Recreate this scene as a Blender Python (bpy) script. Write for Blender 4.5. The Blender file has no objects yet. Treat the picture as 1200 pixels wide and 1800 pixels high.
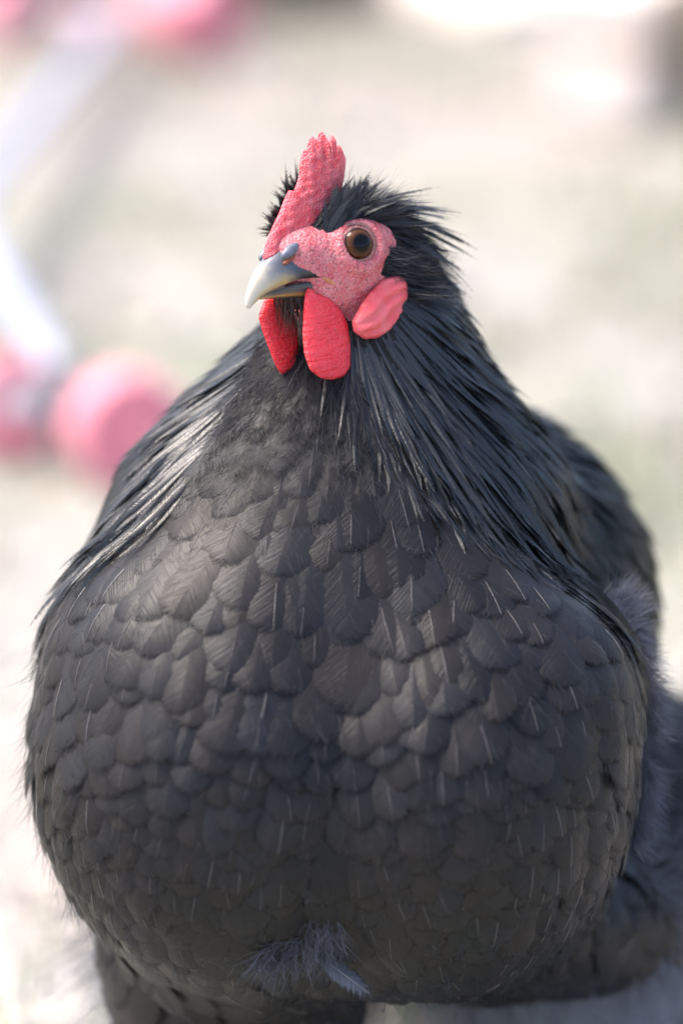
import bpy, bmesh, math, random
import numpy as np
from mathutils import Vector, Matrix
from mathutils.bvhtree import BVHTree

random.seed(7)
rng = np.random.default_rng(7)
R = math.radians
sc = bpy.context.scene
COL = sc.collection

# ------------------------------------------------------------------ camera
PITCH = R(18.0)
D0 = 1.2                       # metres from the lens to the middle of the hen
PX = 0.0002                    # metres per photo pixel at that distance
RIGHT = np.array([1.0, 0.0, 0.0])
FWD = np.array([0.0, math.cos(PITCH), -math.sin(PITCH)])
UP = np.array([0.0, math.sin(PITCH), math.cos(PITCH)])
P0 = np.array([0.0, 0.0, 0.268])
CAM = P0 - FWD * D0
cam_data = bpy.data.cameras.new('camera')
cam = bpy.data.objects.new('camera', cam_data)
COL.objects.link(cam)
cam.location = CAM
cam.rotation_euler = (math.pi / 2 - PITCH, 0, 0)
cam_data.sensor_fit = 'VERTICAL'
cam_data.sensor_height = 36.0
cam_data.sensor_width = 36.0
cam_data.lens = 120.0
cam_data.clip_start = 0.05
cam_data.clip_end = 1000.0
cam_data.dof.use_dof = True
cam_data.dof.focus_distance = D0 - 0.036
cam_data.dof.aperture_fstop = 3.1
sc.camera = cam

# ------------------------------------------------------------------ sky, sun, exposure
SUN_EL, SUN_AZ = R(60), R(-78)     # azimuth measured from +Y (away from the camera) towards +X
world = bpy.data.worlds.new('World')
sc.world = world
world.use_nodes = True
wn = world.node_tree
bg = wn.nodes['Background']
sky = wn.nodes.new('ShaderNodeTexSky')
sky.sky_type = 'NISHITA'
sky.sun_disc = False
sky.sun_elevation = SUN_EL
sky.sun_rotation = SUN_AZ
sky.air_density = 0.75
sky.dust_density = 4.0
sky.ozone_density = 0.8
wn.links.new(sky.outputs[0], bg.inputs[0])
bg.inputs[1].default_value = 0.15
sun_data = bpy.data.lights.new('sun', 'SUN')
sun_data.energy = 1.4
sun_data.angle = R(26)
sun_data.color = (1.0, 0.93, 0.84)
sun = bpy.data.objects.new('sun', sun_data)
COL.objects.link(sun)
sdir = Vector((math.sin(SUN_AZ) * math.cos(SUN_EL), math.cos(SUN_AZ) * math.cos(SUN_EL), math.sin(SUN_EL)))
sun.rotation_euler = sdir.to_track_quat('Z', 'Y').to_euler()
sun.location = (-2, 1, 4)
vs = sc.view_settings
vs.view_transform = 'Standard'
vs.look = 'None'
vs.exposure = 1.72
vs.gamma = 1.0
vs.use_curve_mapping = False
sc.cycles.transparent_max_bounces = 48
sc.cycles.max_bounces = 8

# ------------------------------------------------------------------ frames of reference
def Q2W(q):
    q = np.asarray(q, float)
    return P0 + q[..., 0:1] * RIGHT + q[..., 1:2] * UP - q[..., 2:3] * FWD

def QD(v):
    v = np.asarray(v, float)
    return v[..., 0:1] * RIGHT + v[..., 1:2] * UP - v[..., 2:3] * FWD

def U(px, py, w):
    """photo pixel + depth (px units towards the lens) -> hen frame, metres"""
    wm = w * PX
    k = (D0 - wm) / D0 * PX
    return np.array([(px - 600) * k, (900 - py) * k, wm])

def PROJ(q):
    d = (D0 - q[..., 2]) / D0 * PX
    return 600 + q[..., 0] / d, 900 - q[..., 1] / d

def GROUND(px, py, z=0.0):
    d = FWD + RIGHT * ((px - 600) * PX / D0) + UP * ((900 - py) * PX / D0)
    return CAM + d * ((z - CAM[2]) / d[2])

# head frame
YAW = R(48)
HF = np.array([-math.sin(YAW), 0, math.cos(YAW)])
HL = np.array([math.cos(YAW), 0, math.sin(YAW)])
HU = np.array([0, 1.0, 0])
HP = PX * 0.972
TIP = U(440, 535, 244)
def HD(s, t, z):
    return TIP + (s * HF + t * HL + z * HU) * HP
def HPIX(px, py, t):
    """pixel on the plane at lateral offset t -> head coords"""
    return (-(px - 440 - HL[0] * t) / (-HF[0]), t, 535 - py)

# ------------------------------------------------------------------ node helpers
def mat(name):
    m = bpy.data.materials.new(name)
    m.use_nodes = True
    nt = m.node_tree
    p = nt.nodes['Principled BSDF']
    return m, nt, p

def N(nt, t, **kw):
    n = nt.nodes.new(t)
    for k, v in kw.items():
        if k.startswith('i_'):
            n.inputs[k[2:]].default_value = v
        else:
            setattr(n, k, v)
    return n

def L(nt, a, b):
    nt.links.new(a, b)

def math_(nt, op, a, b=None, c=None):
    n = nt.nodes.new('ShaderNodeMath'); n.operation = op
    for i, v in enumerate((a, b, c)):
        if v is None: continue
        if hasattr(v, 'links') or hasattr(v, 'is_linked'):
            nt.links.new(v, n.inputs[i])
        else:
            n.inputs[i].default_value = v
    return n.outputs[0]

def ramp(nt, fac, stops, interp='LINEAR'):
    n = nt.nodes.new('ShaderNodeValToRGB')
    cr = n.color_ramp
    cr.interpolation = interp
    while len(cr.elements) < len(stops): cr.elements.new(0.5)
    for e, (p, c) in zip(cr.elements, stops):
        e.position = p
        e.color = (c[0], c[1], c[2], 1) if not np.isscalar(c) else (c, c, c, 1)
    nt.links.new(fac, n.inputs[0])
    return n.outputs[0]

def mixc(nt, fac, a, b, blend='MIX'):
    n = nt.nodes.new('ShaderNodeMix'); n.data_type = 'RGBA'; n.blend_type = blend
    for i, v in ((0, fac), (6, a), (7, b)):
        if hasattr(v, 'is_linked'): nt.links.new(v, n.inputs[i])
        else: n.inputs[i].default_value = v if i == 0 else (v[0], v[1], v[2], 1)
    return n.outputs[2]

def noise(nt, vec, scale, detail=3, rough=0.55):
    n = N(nt, 'ShaderNodeTexNoise', i_Scale=scale, i_Detail=detail, i_Roughness=rough)
    if vec is not None: nt.links.new(vec, n.inputs['Vector'])
    return n.outputs['Fac']

def bump(nt, height, strength, dist, p):
    b = N(nt, 'ShaderNodeBump', i_Strength=strength, i_Distance=dist)
    nt.links.new(height, b.inputs['Height'])
    nt.links.new(b.outputs[0], p.inputs['Normal'])

def plain(name, col, rough=0.5, spec=0.5, var=0.15, scale=60, bmp=0.15, metallic=0.0):
    m, nt, p = mat(name)
    tc = N(nt, 'ShaderNodeTexCoord')
    f = noise(nt, tc.outputs['Object'], scale, 4)
    c = ramp(nt, f, [(0.3, [x * (1 - var) for x in col]), (0.7, [min(1, x * (1 + var)) for x in col])])
    L(nt, c, p.inputs['Base Color'])
    p.inputs['Roughness'].default_value = rough
    p.inputs['Specular IOR Level'].default_value = spec
    p.inputs['Metallic'].default_value = metallic
    if bmp: bump(nt, f, bmp, 0.002, p)
    return m

# ------------------------------------------------------------------ feather materials
def feather_mat(name, col, rough, spec, sheen, tint=None, barbs=26, fray=0.30, var=0.35, stripe=0.35, aniso=0.0, coat=0.0):
    m, nt, p = mat(name)
    uv = N(nt, 'ShaderNodeUVMap'); uv.uv_map = 'UVMap'
    sep = N(nt, 'ShaderNodeSeparateXYZ'); L(nt, uv.outputs[0], sep.inputs[0])
    x = math_(nt, 'SUBTRACT', sep.outputs[0], 0.5)       # across, in feather lengths
    y = sep.outputs[1]                                    # along
    ax = math_(nt, 'ABSOLUTE', x)
    at = N(nt, 'ShaderNodeAttribute'); at.attribute_name = 'frand'
    oi = N(nt, 'ShaderNodeObjectInfo')
    rnd = math_(nt, 'FRACT', math_(nt, 'ADD', at.outputs['Fac'], oi.outputs['Random']))
    ed = N(nt, 'ShaderNodeAttribute'); ed.attribute_name = 'edge'
    # barbs sweep outwards and towards the tip
    ph = math_(nt, 'SUBTRACT', y, math_(nt, 'MULTIPLY', ax, 0.9))
    cv = N(nt, 'ShaderNodeCombineXYZ')
    L(nt, math_(nt, 'MULTIPLY', ph, float(barbs)), cv.inputs[0])
    L(nt, math_(nt, 'MULTIPLY', x, 2.2), cv.inputs[1])
    L(nt, math_(nt, 'MULTIPLY', rnd, 37.0), cv.inputs[2])
    n1 = noise(nt, cv.outputs[0], 1.0, 3, 0.6)
    cv2 = N(nt, 'ShaderNodeCombineXYZ')
    L(nt, math_(nt, 'MULTIPLY', ph, float(barbs) * 3.0), cv2.inputs[0])
    L(nt, math_(nt, 'MULTIPLY', x, 3.0), cv2.inputs[1])
    L(nt, math_(nt, 'MULTIPLY', rnd, 53.0), cv2.inputs[2])
    n2 = noise(nt, cv2.outputs[0], 1.0, 2, 0.5)
    st = math_(nt, 'ADD', math_(nt, 'MULTIPLY', n1, 0.6), math_(nt, 'MULTIPLY', n2, 0.4))
    lo = [c * (1 - stripe) for c in col]; hi = [c * (1 + stripe) for c in col]
    c = ramp(nt, st, [(0.32, lo), (0.68, hi)])
    k = math_(nt, 'ADD', math_(nt, 'MULTIPLY', rnd, 2 * var), 1 - var)
    c2 = N(nt, 'ShaderNodeVectorMath', operation='SCALE'); L(nt, c, c2.inputs[0]); L(nt, k, c2.inputs['Scale'])
    out = c2.outputs[0]
    if tint:
        f = math_(nt, 'FRACT', math_(nt, 'MULTIPLY', rnd, 7.31))
        out = mixc(nt, math_(nt, 'MULTIPLY', f, 0.8), out, tint)
    L(nt, out, p.inputs['Base Color'])
    p.inputs['Roughness'].default_value = rough
    p.inputs['Specular IOR Level'].default_value = spec
    p.inputs['Sheen Weight'].default_value = sheen
    p.inputs['Sheen Roughness'].default_value = 0.45
    p.inputs['Sheen Tint'].default_value = (0.9, 0.92, 1.0, 1)
    p.inputs['Anisotropic'].default_value = aniso
    # frayed rim
    cv3 = N(nt, 'ShaderNodeCombineXYZ')
    L(nt, math_(nt, 'MULTIPLY', ph, float(barbs) * 4.5), cv3.inputs[0])
    L(nt, math_(nt, 'MULTIPLY', x, 3.0), cv3.inputs[1])
    L(nt, math_(nt, 'MULTIPLY', rnd, 91.0), cv3.inputs[2])
    n3 = noise(nt, cv3.outputs[0], 1.0, 2, 0.5)
    thr = math_(nt, 'ADD', math_(nt, 'MULTIPLY', math_(nt, 'SUBTRACT', n3, 0.5), fray * 3.0), 1.0 - fray * 0.5)
    a = math_(nt, 'MULTIPLY', math_(nt, 'SUBTRACT', thr, ed.outputs['Fac']), 1.0 / max(fray * 0.8, 0.05))
    a = math_(nt, 'MINIMUM', math_(nt, 'MAXIMUM', a, 0.0), 1.0)
    L(nt, a, p.inputs['Alpha'])
    bump(nt, st, 0.5, 0.0007, p)
    return m

M_BREAST = feather_mat('breast_vane', (0.0098, 0.0100, 0.0120), 0.40, 0.26, 0.0, tint=(0.0165, 0.0130, 0.0116), fray=0.17, var=0.4, stripe=0.45)
M_THROAT = feather_mat('throat_vane', (0.0125, 0.0130, 0.0160), 0.46, 0.24, 0.0, fray=0.45, barbs=18, stripe=0.5)
M_HACKLE = feather_mat('hackle_vane', (0.0045, 0.005, 0.006), 0.32, 0.6, 0.0, tint=(0.006, 0.008, 0.0095), barbs=34, fray=0.3, stripe=0.5)
M_HEAD = feather_mat('head_vane', (0.006, 0.007, 0.010), 0.40, 0.5, 0.02, barbs=16, fray=0.4, stripe=0.5)
M_BACK = feather_mat('back_vane', (0.0045, 0.0065, 0.0070), 0.45, 0.10, 0.0, tint=(0.005, 0.011, 0.011), fray=0.25)
M_SHAFT = plain('feather_shaft', (0.19, 0.175, 0.17), 0.35, 0.5, 0.7, 45, 0)
M_DOWN = plain('down', (0.022, 0.023, 0.028), 0.7, 0.3, 0.35, 40, 0)
M_DOWN2 = plain('pale_down', (0.10, 0.102, 0.12), 0.7, 0.3, 0.3, 60, 0)
M_BRISTLE = plain('bristle', (0.007, 0.008, 0.012), 0.4, 0.5, 0.3, 50, 0)

# ------------------------------------------------------------------ mesh helpers
def link(name, me, m=None, parent=None, smooth=True, kind=None, label=None):
    o = bpy.data.objects.new(name, me)
    COL.objects.link(o)
    if parent is not None: o.parent = parent
    if m is not None and not me.materials:
        for mm in (m if isinstance(m, (list, tuple)) else [m]): me.materials.append(mm)
    if smooth and len(me.polygons): me.polygons.foreach_set('use_smooth', [True] * len(me.polygons))
    if kind: o['kind'] = kind
    if label: o['label'] = label
    return o

def mesh_from(name, V, F):
    me = bpy.data.meshes.new(name)
    me.from_pydata([tuple(v) for v in V], [], [tuple(int(i) for i in f) for f in F])
    me.update()
    return me

def quads_mesh(name, V, F, uv=None, attrs=None, midx=None):
    """fast build from numpy: V (n,3), F (m,4)"""
    me = bpy.data.meshes.new(name)
    V = np.ascontiguousarray(V, np.float32); F = np.ascontiguousarray(F, np.int32)
    nv, nf = len(V), len(F); k = F.shape[1]
    me.vertices.add(nv); me.vertices.foreach_set('co', V.ravel())
    me.loops.add(nf * k); me.loops.foreach_set('vertex_index', F.ravel())
    me.polygons.add(nf)
    me.polygons.foreach_set('loop_start', np.arange(0, nf * k, k, dtype=np.int32))
    me.polygons.foreach_set('loop_total', np.full(nf, k, np.int32))
    me.polygons.foreach_set('use_smooth', np.ones(nf, bool))
    if midx is not None: me.polygons.foreach_set('material_index', np.ascontiguousarray(midx, np.int32))
    if uv is not None:
        l = me.uv_layers.new(name='UVMap')
        l.data.foreach_set('uv', np.ascontiguousarray(uv[F.ravel()], np.float32).ravel())
    for nme, arr in (attrs or {}).items():
        a = me.attributes.new(nme, 'FLOAT', 'POINT')
        a.data.foreach_set('value', np.ascontiguousarray(arr, np.float32))
    me.update(calc_edges=True)
    return me

def tag(o, label, cat, group=None, kind=None):
    o['label'] = label; o['category'] = cat
    if group: o['group'] = group
    if kind: o['kind'] = kind
    return o

def empty(name, loc=(0, 0, 0), rz=0):
    o = bpy.data.objects.new(name, None)
    COL.objects.link(o); o.location = loc; o.rotation_euler = (0, 0, rz)
    o.empty_display_size = 0.05
    return o

def tube(pts, rad, seg=12, caps=True):
    pts = [Vector(p) for p in pts]
    if np.isscalar(rad): rad = [rad] * len(pts)
    V, F = [], []
    t0 = (pts[1] - pts[0]).normalized()
    ref = Vector((0, 0, 1)) if abs(t0.z) < 0.9 else Vector((1, 0, 0))
    nrm = t0.cross(ref).normalized()
    for i, p in enumerate(pts):
        t = (pts[min(i + 1, len(pts) - 1)] - pts[max(i - 1, 0)]).normalized()
        nrm = (nrm - t * nrm.dot(t)).normalized()
        b = t.cross(nrm)
        for k in range(seg):
            a = 2 * math.pi * k / seg
            V.append(p + (nrm * math.cos(a) + b * math.sin(a)) * rad[i])
    for i in range(len(pts) - 1):
        for k in range(seg):
            F.append((i * seg + k, i * seg + (k + 1) % seg, (i + 1) * seg + (k + 1) % seg, (i + 1) * seg + k))
    if caps:
        F.append(tuple(range(seg))[::-1]); n = (len(pts) - 1) * seg
        F.append(tuple(range(n, n + seg)))
    return V, F

def smoothstep(a, b, x):
    t = np.clip((x - a) / (b - a), 0, 1)
    return t * t * (3 - 2 * t)

def in_poly(px, py, poly):
    px = np.asarray(px, float); py = np.asarray(py, float)
    r = np.zeros(px.shape, bool); n = len(poly)
    for i in range(n):
        x1, y1 = poly[i]; x2, y2 = poly[(i + 1) % n]
        c = ((y1 > py) != (y2 > py)) & (px < (x2 - x1) * (py - y1) / (y2 - y1 + 1e-12) + x1)
        r ^= c
    return r

def catmull(P, n):
    P = np.asarray(P, float); out = []
    m = len(P)
    for x in np.linspace(0, m - 1, n):
        i = min(int(x), m - 2); t = x - i
        p0 = P[max(i - 1, 0)]; p1 = P[i]; p2 = P[i + 1]; p3 = P[min(i + 2, m - 1)]
        out.append(0.5 * ((2 * p1) + (-p0 + p2) * t + (2 * p0 - 5 * p1 + 4 * p2 - p3) * t * t + (-p0 + 3 * p1 - 3 * p2 + p3) * t ** 3))
    return np.array(out)

# ================================================================== GROUND
def ground_material():
    m, nt, p = mat('yard_ground')
    tc = N(nt, 'ShaderNodeTexCoord')
    v = tc.outputs['Object']
    big = noise(nt, v, 1.6, 4, 0.6)
    mid = noise(nt, v, 9.0, 4, 0.6)
    fine = noise(nt, v, 90.0, 5, 0.65)
    soil = ramp(nt, fine, [(0.3, (0.27, 0.232, 0.21)), (0.7, (0.385, 0.345, 0.318))])
    straw = ramp(nt, fine, [(0.3, (0.29, 0.28, 0.262)), (0.7, (0.42, 0.41, 0.39))])
    moss = ramp(nt, fine, [(0.3, (0.25, 0.27, 0.185)), (0.7, (0.365, 0.38, 0.295))])
    a = mixc(nt, ramp(nt, mid, [(0.42, 0.0), (0.6, 1.0)]), straw, soil)
    b = mixc(nt, ramp(nt, big, [(0.44, 0.0), (0.62, 0.8)]), a, moss)
    sp = N(nt, 'ShaderNodeSeparateXYZ'); L(nt, v, sp.inputs[0])
    far = math_(nt, 'ADD', sp.outputs[1], math_(nt, 'MULTIPLY', math_(nt, 'SUBTRACT', big, 0.5), 1.6))
    b = mixc(nt, ramp(nt, math_(nt, 'MULTIPLY', far, 0.2), [(0.30, 0.0), (0.42, 0.85)]), b, soil)
    L(nt, b, p.inputs['Base Color'])
    p.inputs['Roughness'].default_value = 0.95
    p.inputs['Specular IOR Level'].default_value = 0.2
    bump(nt, fine, 0.6, 0.01, p)
    return m

def build_ground():
    xs = np.concatenate([[-300, -60, -15, -6], np.linspace(-3, 3, 61), [6, 15, 60, 300]])
    ys = np.concatenate([[-60, -15, -5], np.linspace(-2, 6, 81), [9, 15, 30, 80, 300]])
    X, Y = np.meshgrid(xs, ys, indexing='ij')
    near = np.exp(-((X / 4) ** 2 + ((Y - 1.5) / 5) ** 2))
    Z = near * 0.010 * (np.sin(X * 3.1 + 0.4) * np.sin(Y * 2.3 + 1) + 0.5 * np.sin(X * 7.7 + Y * 5.2))
    Z *= smoothstep(0.18, 0.6, np.hypot(X, Y))
    V = np.stack([X, Y, Z], -1).reshape(-1, 3)
    ny = len(ys)
    F = [(i * ny + j, (i + 1) * ny + j, (i + 1) * ny + j + 1, i * ny + j + 1) for i in range(len(xs) - 1) for j in range(ny - 1)]
    o = link('ground', quads_mesh('ground', V, np.array(F)), ground_material(), kind='structure')
    o['label'] = 'pale trampled yard ground of dry soil, straw and thin grass'
    o['category'] = 'ground'
build_ground()

def blade_field(name, n, region, hmin, hmax, wid, material, lean, label, cat, flat=False, clump=None):
    x0, x1, y0, y1 = region
    P = np.stack([rng.uniform(x0, x1, n), rng.uniform(y0, y1, n)], -1)
    if clump is not None:
        c = np.stack([rng.uniform(x0, x1, clump), rng.uniform(y0, y1, clump)], -1)
        P = c[rng.integers(0, clump, n)] + rng.normal(0, 0.05, (n, 2)) * np.array([1, 1])
    h = rng.uniform(hmin, hmax, n); az = rng.uniform(0, 2 * math.pi, n)
    ln = rng.uniform(0.2, lean, n)
    d = np.stack([np.cos(az), np.sin(az)], -1); s = np.stack([-np.sin(az), np.cos(az)], -1)
    V = np.zeros((n, 6, 3))
    for k, (f, wk) in enumerate(((0, 1.0), (0.55, 0.8), (1.0, 0.12))):
        up = (h * (f if not flat else 0.12 * math.sin(f * 3))) * (1 - 0.25 * f * ln)
        off = h * ln * f ** 1.6 if not flat else h * (f - 0.5)
        b = P + d * off[:, None]
        for q, sg in enumerate((-1, 1)):
            V[:, k * 2 + q, :2] = b + s * (wid * wk * sg)
            V[:, k * 2 + q, 2] = up + (0.004 if flat else -0.003)
    base = np.arange(n)[:, None] * 6
    F = np.concatenate([base + np.array([0, 1, 3, 2]), base + np.array([2, 3, 5, 4])])
    me = quads_mesh(name, V.reshape(-1, 3), F)
    o = link(name, me, material, kind='stuff')
    o['label'] = label; o['category'] = cat
    return o
M_GRASS = plain('grass_blade', (0.27, 0.30, 0.19), 0.6, 0.3, 0.35, 8, 0)
M_STRAW = plain('dry_straw', (0.46, 0.43, 0.37), 0.7, 0.3, 0.25, 12, 0)
blade_field('grass', 26000, (-1.3, 1.3, 0.05, 3.2), 0.012, 0.04, 0.0011, M_GRASS, 0.9,
            'short pale green grass growing in thin patches over the yard', 'grass', clump=420)
blade_field('straw', 9000, (-1.2, 1.2, 0.0, 3.2), 0.02, 0.09, 0.0010, M_STRAW, 0.9,
            'scattered dry straw and stalks lying flat on the yard', 'straw', flat=True)

def pebbles(n):
    V, F = [], []
    bm = bmesh.new(); bmesh.ops.create_icosphere(bm, subdivisions=1, radius=1)
    bv = np.array([v.co[:] for v in bm.verts]); bf = np.array([[v.index for v in f.verts] for f in bm.faces]); bm.free()
    VV, FF = [], []
    for i in range(n):
        r = random.uniform(0.004, 0.014) * (2.0 if random.random() < 0.08 else 1)
        c = np.array([random.uniform(-1.1, 1.1), random.uniform(0.1, 3.2), r * 0.2])
        v = bv * (1 + rng.normal(0, 0.12, (len(bv), 1))) * np.array([r, r * random.uniform(.6, 1), r * .55]) + c
        VV.append(v); FF.append(bf + i * len(bv))
    o = link('gravel', quads_mesh('gravel', np.concatenate(VV), np.concatenate(FF)), plain('pebble', (0.40, 0.375, 0.35), 0.8, 0.3, 0.3, 20, 0.2), kind='stuff')
    o['label'] = 'small pale stones strewn over the yard ground'; o['category'] = 'gravel'
pebbles(700)

# ================================================================== HEN BODY (one continuous surface)
ELL = []
def E(px, py, w, rx, ry, rz, k=0.012, rot=0.0):
    c = U(px, py, w); sc_ = (D0 - w * PX) / D0 * PX
    ELL.append((c, np.array([rx, ry, rz]) * sc_, rot, k))
def EH(s, t, z, rs, rt, rz, k=0.005):
    ELL.append((HD(s, t, z), np.array([rt, rz, rs]) * HP, 'head', k))

E(422, 1310, -25, 355, 425, 395, 0.03)        # two breast lobes with a shallow parting
E(762, 1330, -25, 345, 408, 395, 0.012)
E(575, 1420, -60, 455, 320, 305)              # lower breast
E(570, 1050, -25, 370, 280, 300, 0.02)        # crop
E(930, 1225, 20, 182, 200, 262, 0.008)       # shoulder bulge
E(300, 1165, 0, 200, 215, 275, 0.010)
E(765, 1065, -560, 378, 365, 480, 0.02)       # back
E(640, 1200, -420, 450, 420, 450, 0.02)
E(820, 1330, -1000, 320, 330, 420, 0.03)      # rump
E(1115, 1455, -760, 170, 240, 250, 0.02)      # flank fluff
E(420, 1660, -330, 235, 260, 250, 0.02)       # thighs
E(880, 1610, -330, 260, 130, 260, 0.02)
E(1040, 1600, -520, 200, 110, 250, 0.02)
E(662, 520, -10, 104, 85, 104, 0.012)             # neck
E(650, 590, -35, 148, 100, 140, 0.02)
E(628, 680, -60, 200, 130, 180, 0.022)
E(615, 780, -90, 285, 150, 230, 0.025)
E(600, 880, -130, 370, 170, 300, 0.025)
EH(-222, 0, 100, 95, 64, 82)                  # skull
EH(-150, 0, 84, 85, 46, 60)                   # face
EH(-185, 0, 40, 80, 50, 55)                   # jaw
EH(-205, 0, 90, 60, 69, 60)                   # brow / cheek bulge
EH(-108, 0, 90, 56, 40, 40)                   # skin over the beak base
EH(-280, 0, 108, 70, 58, 72, 0.012)           # back of the crown

def sdf(q):
    res = None
    for c, r, rot, k in ELL:
        d = q - c
        if isinstance(rot, str):
            d = np.stack([d @ HL, d @ HU, d @ HF], -1)
        k0 = np.linalg.norm(d / r, axis=-1); k1 = np.linalg.norm(d / (r * r), axis=-1)
        e = k0 * (k0 - 1) / np.maximum(k1, 1e-9)
        if res is None: res = e
        else:
            h = np.clip(0.5 + 0.5 * (res - e) / k, 0, 1)
            res = res * (1 - h) + e * h - k * h * (1 - h)
    return res

def sdf_grad(q, e=0.0008):
    g = np.zeros_like(q)
    for i in range(3):
        o = np.zeros(3); o[i] = e
        g[:, i] = (sdf(q + o) - sdf(q - o)) / (2 * e)
    return g / np.maximum(np.linalg.norm(g, axis=1, keepdims=True), 1e-9)

def project(q, n=4):
    for _ in range(n):
        q = q - sdf_grad(q) * np.clip(sdf(q), -0.004, 0.004)[:, None]
    return q

def surface_nets(lo, hi, h):
    ax = [np.arange(lo[i], hi[i] + h, h) for i in range(3)]
    G = np.stack(np.meshgrid(*ax, indexing='ij'), -1)
    S = np.stack([sdf(G[i].reshape(-1, 3)).reshape(G.shape[1:3]) for i in range(len(ax[0]))])
    ins = S < 0
    c = np.zeros(tuple(n - 1 for n in S.shape), int)
    for a in (0, 1):
        for b in (0, 1):
            for d in (0, 1):
                c += ins[a:a + c.shape[0], b:b + c.shape[1], d:d + c.shape[2]]
    act = (c > 0) & (c < 8)
    idx = -np.ones(c.shape, int); idx[act] = np.arange(act.sum())
    V = np.argwhere(act) * h + np.array([a[0] for a in ax]) + h / 2
    F = []
    n0, n1, n2 = c.shape
    for axis in range(3):
        A = np.take(ins, range(S.shape[axis] - 1), axis); B = np.take(ins, range(1, S.shape[axis]), axis)
        for flip, msk in ((0, A & ~B), (1, ~A & B)):
            e = np.argwhere(msk)
            o1, o2 = [(1, 2), (2, 0), (0, 1)][axis]
            ok = (e[:, o1] > 0) & (e[:, o2] > 0) & (e[:, o1] < c.shape[o1]) & (e[:, o2] < c.shape[o2])
            e = e[ok]
            def at(d1, d2):
                t = e.copy(); t[:, o1] += d1; t[:, o2] += d2
                return idx[t[:, 0], t[:, 1], t[:, 2]]
            q = np.stack([at(-1, -1), at(0, -1), at(0, 0), at(-1, 0)], -1)
            if flip: q = q[:, ::-1]
            F.append(q)
    return V, np.concatenate(F)

BV, BF = surface_nets(np.array([-0.15, -0.215, -0.33]), np.array([0.16, 0.14, 0.11]), 0.0032)
BV = project(BV, 5)

FACE_POLY = [(462, 452), (470, 425), (500, 395), (545, 392), (560, 402), (575, 388), (610, 382), (648, 378), (682, 390), (696, 416), (694, 428), (676, 446), (668, 474), (700, 484),
             (700, 512), (672, 560), (640, 575), (618, 562), (596, 545), (560, 528), (520, 515), (470, 520)]
def face_mask(q):
    d = (q - TIP) / HP
    s, t, z = d @ HF, np.abs(d @ HL), d @ HU
    X = 440 + HF[0] * s + HL[0] * t; Y = 535 - z
    return in_poly(X, Y, FACE_POLY) & (s > -330) & (s < 5)

def skin_material(name, a, b, scale, rough=0.42, bstr=0.5, sss=0.25, wave=False, dots=True, pit=False):
    m, nt, p = mat(name)
    tc = N(nt, 'ShaderNodeTexCoord'); v = tc.outputs['Object']
    vo = N(nt, 'ShaderNodeTexVoronoi', i_Scale=scale); L(nt, v, vo.inputs['Vector'])
    n = noise(nt, v, scale * 0.25, 4)
    col = ramp(nt, n, [(0.3, a), (0.72, b)])
    if pit:
        col = mixc(nt, ramp(nt, vo.outputs['Distance'], [(0.05, 0.6), (0.5, 0.0)]), col, (0.68, 0.42, 0.41))
        n9 = noise(nt, v, scale * 1.3, 2)
        col = mixc(nt, ramp(nt, n9, [(0.55, 0.0), (0.68, 0.8)]), col, (0.15, 0.05, 0.06))
    L(nt, col, p.inputs['Base Color'])
    p.inputs['Roughness'].default_value = rough
    p.inputs['Specular IOR Level'].default_value = 0.45
    p.inputs['Subsurface Weight'].default_value = sss
    p.inputs['Subsurface Radius'].default_value = (1.0, 0.25, 0.15)
    p.inputs['Subsurface Scale'].default_value = 0.003
    h = vo.outputs['Distance']
    if wave:
        mp = N(nt, 'ShaderNodeMapping'); L(nt, v, mp.inputs[0]); mp.inputs['Scale'].default_value = (0.13, 0.13, 1.6)
        w = noise(nt, mp.outputs[0], 520.0, 3, 0.55)
        h = math_(nt, 'ADD', math_(nt, 'MULTIPLY', w, 1.0), math_(nt, 'MULTIPLY', h, 0.25))
        bump(nt, h, bstr, 0.0018, p)
    else:
        if pit:
            mp = N(nt, 'ShaderNodeMapping'); L(nt, v, mp.inputs[0]); mp.inputs['Scale'].default_value = (1.0, 1.0, 2.2); mp.inputs['Rotation'].default_value = (0.2, 0.7, 0)
            wr = noise(nt, mp.outputs[0], 330.0, 4, 0.65)
            h = math_(nt, 'ADD', math_(nt, 'MULTIPLY', h, 0.6), math_(nt, 'MULTIPLY', wr, 1.6))
        bump(nt, h, bstr, 0.0010, p)
    return m, nt, p

M_FACE, _, _ = skin_material('face_skin', (0.62, 0.09, 0.11), (0.70, 0.24, 0.25), 900, 0.45, 0.7, 0.2, pit=True)
M_COMB, _, _ = skin_material('comb_skin', (0.80, 0.075, 0.10), (0.84, 0.22, 0.24), 1300, 0.42, 0.8, 0.4)
M_WATTLE, _, _ = skin_material('wattle_skin', (0.80, 0.030, 0.050), (0.82, 0.07, 0.09), 900, 0.40, 0.9, 0.45, wave=True)
M_LOBE, _, _ = skin_material('earlobe_skin', (0.76, 0.075, 0.09), (0.78, 0.18, 0.19), 700, 0.45, 0.4, 0.3, wave=True)
M_UNDER = plain('under_feather_skin', (0.018, 0.018, 0.019), 0.85, 0.2, 0.3, 400, 0.2)

hen = empty('hen')
tag(hen, 'plump black hen with red comb and wattles facing the viewer', 'hen')

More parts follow.
